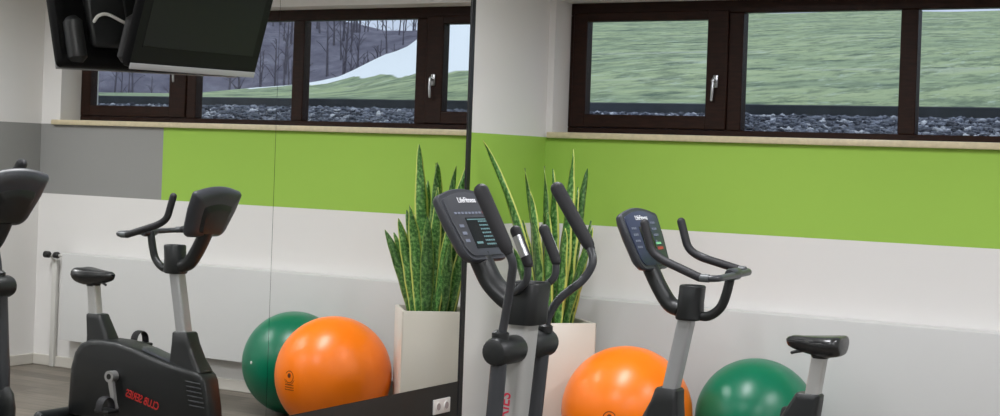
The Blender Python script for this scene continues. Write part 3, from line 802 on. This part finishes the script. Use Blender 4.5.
# ------------------------------------------------------------------ outdoors
def meadow_mat():
    w = NT('meadow_grass')
    tc = w.n('TexCoord'); ob = tc.outputs['Object']
    sp = w.n('SeparateXYZ'); w.l(ob, sp.inputs[0]); x, y, z = sp.outputs
    def nz_(sx, sy, sc, det=5, ro=.6):
        mp = w.n('Mapping'); mp.inputs['Scale'].default_value = (sx, sy, 1); w.l(ob, mp.inputs['Vector']); return w.noise(mp.outputs[0], sc, det, ro)
    g = w.ramp(nz_(.45, .8, 1.1, 6, .65), [(.30, lin((130, 146, 122))), (.44, lin((154, 170, 136))), (.56, lin((174, 188, 146))), (.70, lin((176, 184, 168)))])
    fine = w.noise(ob, 9, 5, .7)
    g = w.mix(w.math('MULTIPLY', w.step(nz_(4.5, 1.8, 1., 5, .75), .47, .62), .75), g, lin((106, 122, 100)))
    g = w.mix(w.math('MULTIPLY', w.step(nz_(1.3, 1.1, 1.3, 6, .75), .53, .64), .85), g, lin((86, 104, 90)))
    g = w.mix(w.math('MULTIPLY', w.step(nz_(7, 2.2, 1., 4, .7), .56, .68), .6), g, lin((190, 204, 186)))
    ang = w.math('DIVIDE', w.math('ADD', x, 4.24), w.math('ADD', y, 7.69))
    mr = w.n('MapRange'); mr.inputs['From Min'].default_value = .6; mr.inputs['From Max'].default_value = .9; w.l(ang, mr.inputs['Value'])
    st = [((a_-.6)/.3, (v_/40,)*3) for a_, v_ in ((.6, 5.2), (.645, 4.9), (.666, 6.3), (.70, 9.2), (.72, 10.8), (.735, 14), (.782, 21), (.9, 40))]
    lim = w.math('MULTIPLY', w.ramp(mr.outputs[0], st), 40.)
    nz = w.math('MULTIPLY', w.math('SUBTRACT', w.noise(ob, .7, 5, .6), .5), 1.1)
    d = w.math('ADD', w.math('SUBTRACT', y, lim), nz)
    snow = w.math('MULTIPLY', w.step(d, -.15, .25), w.math('GREATER_THAN', x, 1.6))
    w.l(w.mix(snow, g, lin((246, 250, 254))), w.b.inputs['Base Color'])
    w.b.inputs['Roughness'].default_value = .95; w.b.inputs['Specular IOR Level'].default_value = .1
    bp = w.n('Bump'); bp.inputs['Strength'].default_value = .6; bp.inputs['Distance'].default_value = .06
    w.l(fine, bp.inputs['Height']); w.l(bp.outputs['Normal'], w.b.inputs['Normal'])
    return w.m
def sstep(a, b, v):
    t = min(1, max(0, (v-a)/(b-a))); return t*t*(3-2*t)
def hill_slope(x, y):
    a = (x+4.24)/(y+7.69)
    P = ((-1, .134), (-.6, .131), (0, .127), (.645, .127), (.666, .101), (.695, .091), (.735, .0675), (.782, .058), (.9, .046), (2, .04))
    if a <= P[0][0]: return P[0][1]
    for (a0, k0), (a1, k1) in zip(P, P[1:]):
        if a < a1: return k0+(k1-k0)*(a-a0)/(a1-a0)
    return P[-1][1]
def ground_z(x, y):
    k = hill_slope(x, y)
    if y < 30: zz = 1.945+k*(y-1.25)
    else: zz = 1.945+k*(28.75)-.02*(y-30)-.004*(y-30)**2*.2
    zz += .03*math.sin(x*.55+y*.2)*min(1, (y-1.2)/6)+.02*math.sin(x*1.7+y*.9)*min(1, (y-1.2)/6)
    return zz
bm = newbm(); xs = [-34+i*.4 for i in range(220)]; ys = [1.25+.5*i for i in range(12)]+[7.25+1.0*i for i in range(30)]
G = [[bm.verts.new((x, y, ground_z(x, y))) for y in ys] for x in xs]
for i in range(len(xs)-1):
    for j in range(len(ys)-1): bm.faces.new((G[i][j], G[i+1][j], G[i+1][j+1], G[i][j+1]))
o = link('meadow', bm, meadow_mat()); o['kind'] = 'structure'

def gravel_mat():
    w = NT('gravel')
    tc = w.n('TexCoord'); ob = tc.outputs['Object']
    v = w.n('TexVoronoi'); v.inputs['Scale'].default_value = 34; w.l(ob, v.inputs['Vector'])
    sp = w.n('SeparateXYZ'); w.l(v.outputs['Color'], sp.inputs[0])
    w.l(w.ramp(sp.outputs[0], [(0, lin((40, 44, 56))), (.45, lin((84, 90, 106))), (.8, lin((120, 126, 144))), (1, lin((206, 210, 224)))]), w.b.inputs['Base Color'])
    w.b.inputs['Roughness'].default_value = .8
    bp = w.n('Bump'); bp.inputs['Strength'].default_value = 1; bp.inputs['Distance'].default_value = .02; bp.invert = True
    w.l(v.outputs['Distance'], bp.inputs['Height']); w.l(bp.outputs['Normal'], w.b.inputs['Normal'])
    return w.m
M_GRAVEL = gravel_mat()
def gz(y): return 1.715+(y-.36)*(1.895-1.715)/(1.205-.36)
bm = newbm(); add_prism(bm, [(.36, gz(.36)), (1.204, gz(1.204)), (1.204, 1.7195), (1.27, 1.7195), (1.27, 1.3), (.36, 1.3)], -3.2, 14, 'x')
o = link('gravel_bed', bm, M_GRAVEL, smooth=False); o['kind'] = 'structure'
# loose pebbles on the bed
tb = bmesh.new(); bmesh.ops.create_icosphere(tb, subdivisions=1, radius=1); TV_ = [v.co.copy() for v in tb.verts]; TF_ = [[v.index for v in f_.verts] for f_ in tb.faces]; tb.free()
rnd = random.Random(11); PV, PF = [], []
for k in range(4200):
    x = rnd.uniform(-2.6, 9.5) if k % 3 else rnd.uniform(-1.5, 4); y = rnd.uniform(.42, 1.16); r = rnd.uniform(.010, .024)
    sx_, sy_, sz_ = r*rnd.uniform(.8, 1.4), r*rnd.uniform(.8, 1.3), r*rnd.uniform(.5, .9); a = rnd.uniform(0, PI); ca, sa = math.cos(a), math.sin(a); b0 = len(PV)
    for c_ in TV_: PV.append((x+c_.x*sx_*ca-c_.y*sy_*sa, y+c_.x*sx_*sa+c_.y*sy_*ca, gz(y)+c_.z*sz_+r*.25))
    PF += [[b0+q for q in f_] for f_ in TF_]
pm = bpy.data.meshes.new('loose_gravel'); pm.from_pydata(PV, [], PF)
def pebble_mat():
    w = NT('pebbles'); tc = w.n('TexCoord'); v = w.n('TexVoronoi'); v.inputs['Scale'].default_value = 14; w.l(tc.outputs['Object'], v.inputs['Vector'])
    sp = w.n('SeparateXYZ'); w.l(v.outputs['Color'], sp.inputs[0])
    w.l(w.ramp(sp.outputs[1], [(0, lin((56, 60, 74))), (.5, lin((98, 104, 120))), (.82, lin((132, 138, 156))), (1, lin((226, 229, 240)))]), w.b.inputs['Base Color'])
    w.b.inputs['Roughness'].default_value = .7; return w.m
pm.materials.append(pebble_mat()); po = bpy.data.objects.new('loose_gravel', pm); col.objects.link(po)
tag(po, 'grey and pale pebbles lying in the strip outside the window', 'gravel', kind='stuff')
bm = newbm(); add_box(bm, -3.2, 14, 1.205, 1.25, 1.72, 1.958, .006, 1)
tag(link('garden_edging', bm, mat('dark_edging', (62, 68, 76), .7, vary=.2, vscale=9)), 'dark straight edging board between the gravel strip and the grass', 'edging')

# wooded hillside beyond the meadow
def forest_mat():
    w = NT('wooded_hillside'); tc = w.n('TexCoord')
    mp = w.n('Mapping'); mp.inputs['Scale'].default_value = (1, 1, .35); w.l(tc.outputs['Object'], mp.inputs['Vector'])
    a = w.noise(mp.outputs[0], .55, 7, .7)
    w.l(w.ramp(a, [(.3, lin((94, 92, 106))), (.5, lin((116, 114, 128))), (.7, lin((140, 138, 152)))]), w.b.inputs['Base Color'])
    w.b.inputs['Roughness'].default_value = 1; w.b.inputs['Specular IOR Level'].default_value = 0
    bp = w.n('Bump'); bp.inputs['Strength'].default_value = .5; bp.inputs['Distance'].default_value = .5
    w.l(a, bp.inputs['Height']); w.l(bp.outputs['Normal'], w.b.inputs['Normal'])
    return w.m
def hill_z(x, y):
    t = (y-52)+.25*(x-40)
    return 2.0+9.2*sstep(0, 34, t)-1.3*math.exp(-((x-59)/5)**2)*sstep(15, 34, t)+.5*math.sin(x*.21)+.35*math.sin(x*.53+y*.2)
bm = newbm(); xs = [-70+3*i for i in range(70)]; ys = [44+2.5*i for i in range(22)]
G = [[bm.verts.new((x, y, hill_z(x, y)-(2.6 if x < 10 else 0)*sstep(10, -5, x))) for y in ys] for x in xs]
for i in range(len(xs)-1):
    for j in range(len(ys)-1): bm.faces.new((G[i][j], G[i+1][j], G[i+1][j+1], G[i][j+1]))
o = link('hillside', bm, forest_mat()); o['kind'] = 'structure'
bm = newbm(); rnd = random.Random(21)
def bare_tree(x, y, z, h):
    top = Vector((x+rnd.uniform(-.3, .3), y, z+h)); base = Vector((x, y, z-.3))
    add_tube(bm, [base, base.lerp(top, .5), top], [.16*h/6, .10*h/6, .02], 5, cap=False)
    for k in range(9):
        s = rnd.uniform(.3, .95); p = base.lerp(top, s); a = rnd.uniform(0, 2*PI); ln = h*.30*(1.15-s)
        q = p+Vector((math.cos(a)*ln, math.sin(a)*ln, ln*rnd.uniform(.6, 1.3)))
        add_tube(bm, [p, p.lerp(q, .6)+Vector((0, 0, .1)), q], [.045*h/6, .03*h/6, .012], 4, cap=False)
for k in range(420):
    x = rnd.uniform(22, 100); y = rnd.uniform(54, 88)
    bare_tree(x, y, hill_z(x, y), rnd.uniform(2.2, 4.2))
tag(link('bare_trees', bm, mat('bare_branches', (98, 94, 104), .9, vary=.15, vscale=.4)), 'brown leafless woodland covering the hillside above the snow', 'trees', kind='stuff')

# ------------------------------------------------------------------ sky
w = bpy.data.worlds.new('overcast_sky'); scene.world = w; w.use_nodes = True
nt = w.node_tree; bg = nt.nodes['Background']
tc = nt.nodes.new('ShaderNodeTexCoord'); sp = nt.nodes.new('ShaderNodeSeparateXYZ'); nt.links.new(tc.outputs['Generated'], sp.inputs[0])
rp = nt.nodes.new('ShaderNodeValToRGB'); rp.color_ramp.elements[0].position = 0.0; rp.color_ramp.elements[1].position = .9
rp.color_ramp.elements[0].color = (.56, .64, .84, 1); rp.color_ramp.elements[1].color = (1.0, 1.08, 1.2, 1)
nt.links.new(sp.outputs[2], rp.inputs[0]); nt.links.new(rp.outputs[0], bg.inputs[0]); bg.inputs[1].default_value = 1.1

# ------------------------------------------------------------------ camera
f, th, ph, ro, v0 = 1525.77, .53348, .0018346, .0352991, 162.613
fw = Vector((-math.sin(th)*math.cos(ph), math.cos(th)*math.cos(ph), -math.sin(ph)))
r = Vector((math.cos(th), math.sin(th), 0)); d = -(r.cross(fw))
Rv = r*math.cos(ro)-d*math.sin(ro); Dv = r*math.sin(ro)+d*math.cos(ro)
cam = bpy.data.cameras.new('camera'); co = bpy.data.objects.new('camera', cam); col.objects.link(co)
U = -Dv; B = -fw
co.matrix_world = Matrix(((Rv.x, U.x, B.x, 4.2442), (Rv.y, U.y, B.y, -7.6915), (Rv.z, U.z, B.z, 1.56), (0, 0, 0, 1)))
cam.sensor_fit = 'HORIZONTAL'; cam.sensor_width = 36; cam.lens = f/1000*36
cam.shift_y = (v0-208)/1000; cam.clip_end = 400
scene.camera = co

vs = scene.view_settings
vs.view_transform = 'Standard'; vs.look = 'None'; vs.gamma = 1; vs.use_curve_mapping = False; vs.exposure = 0.0
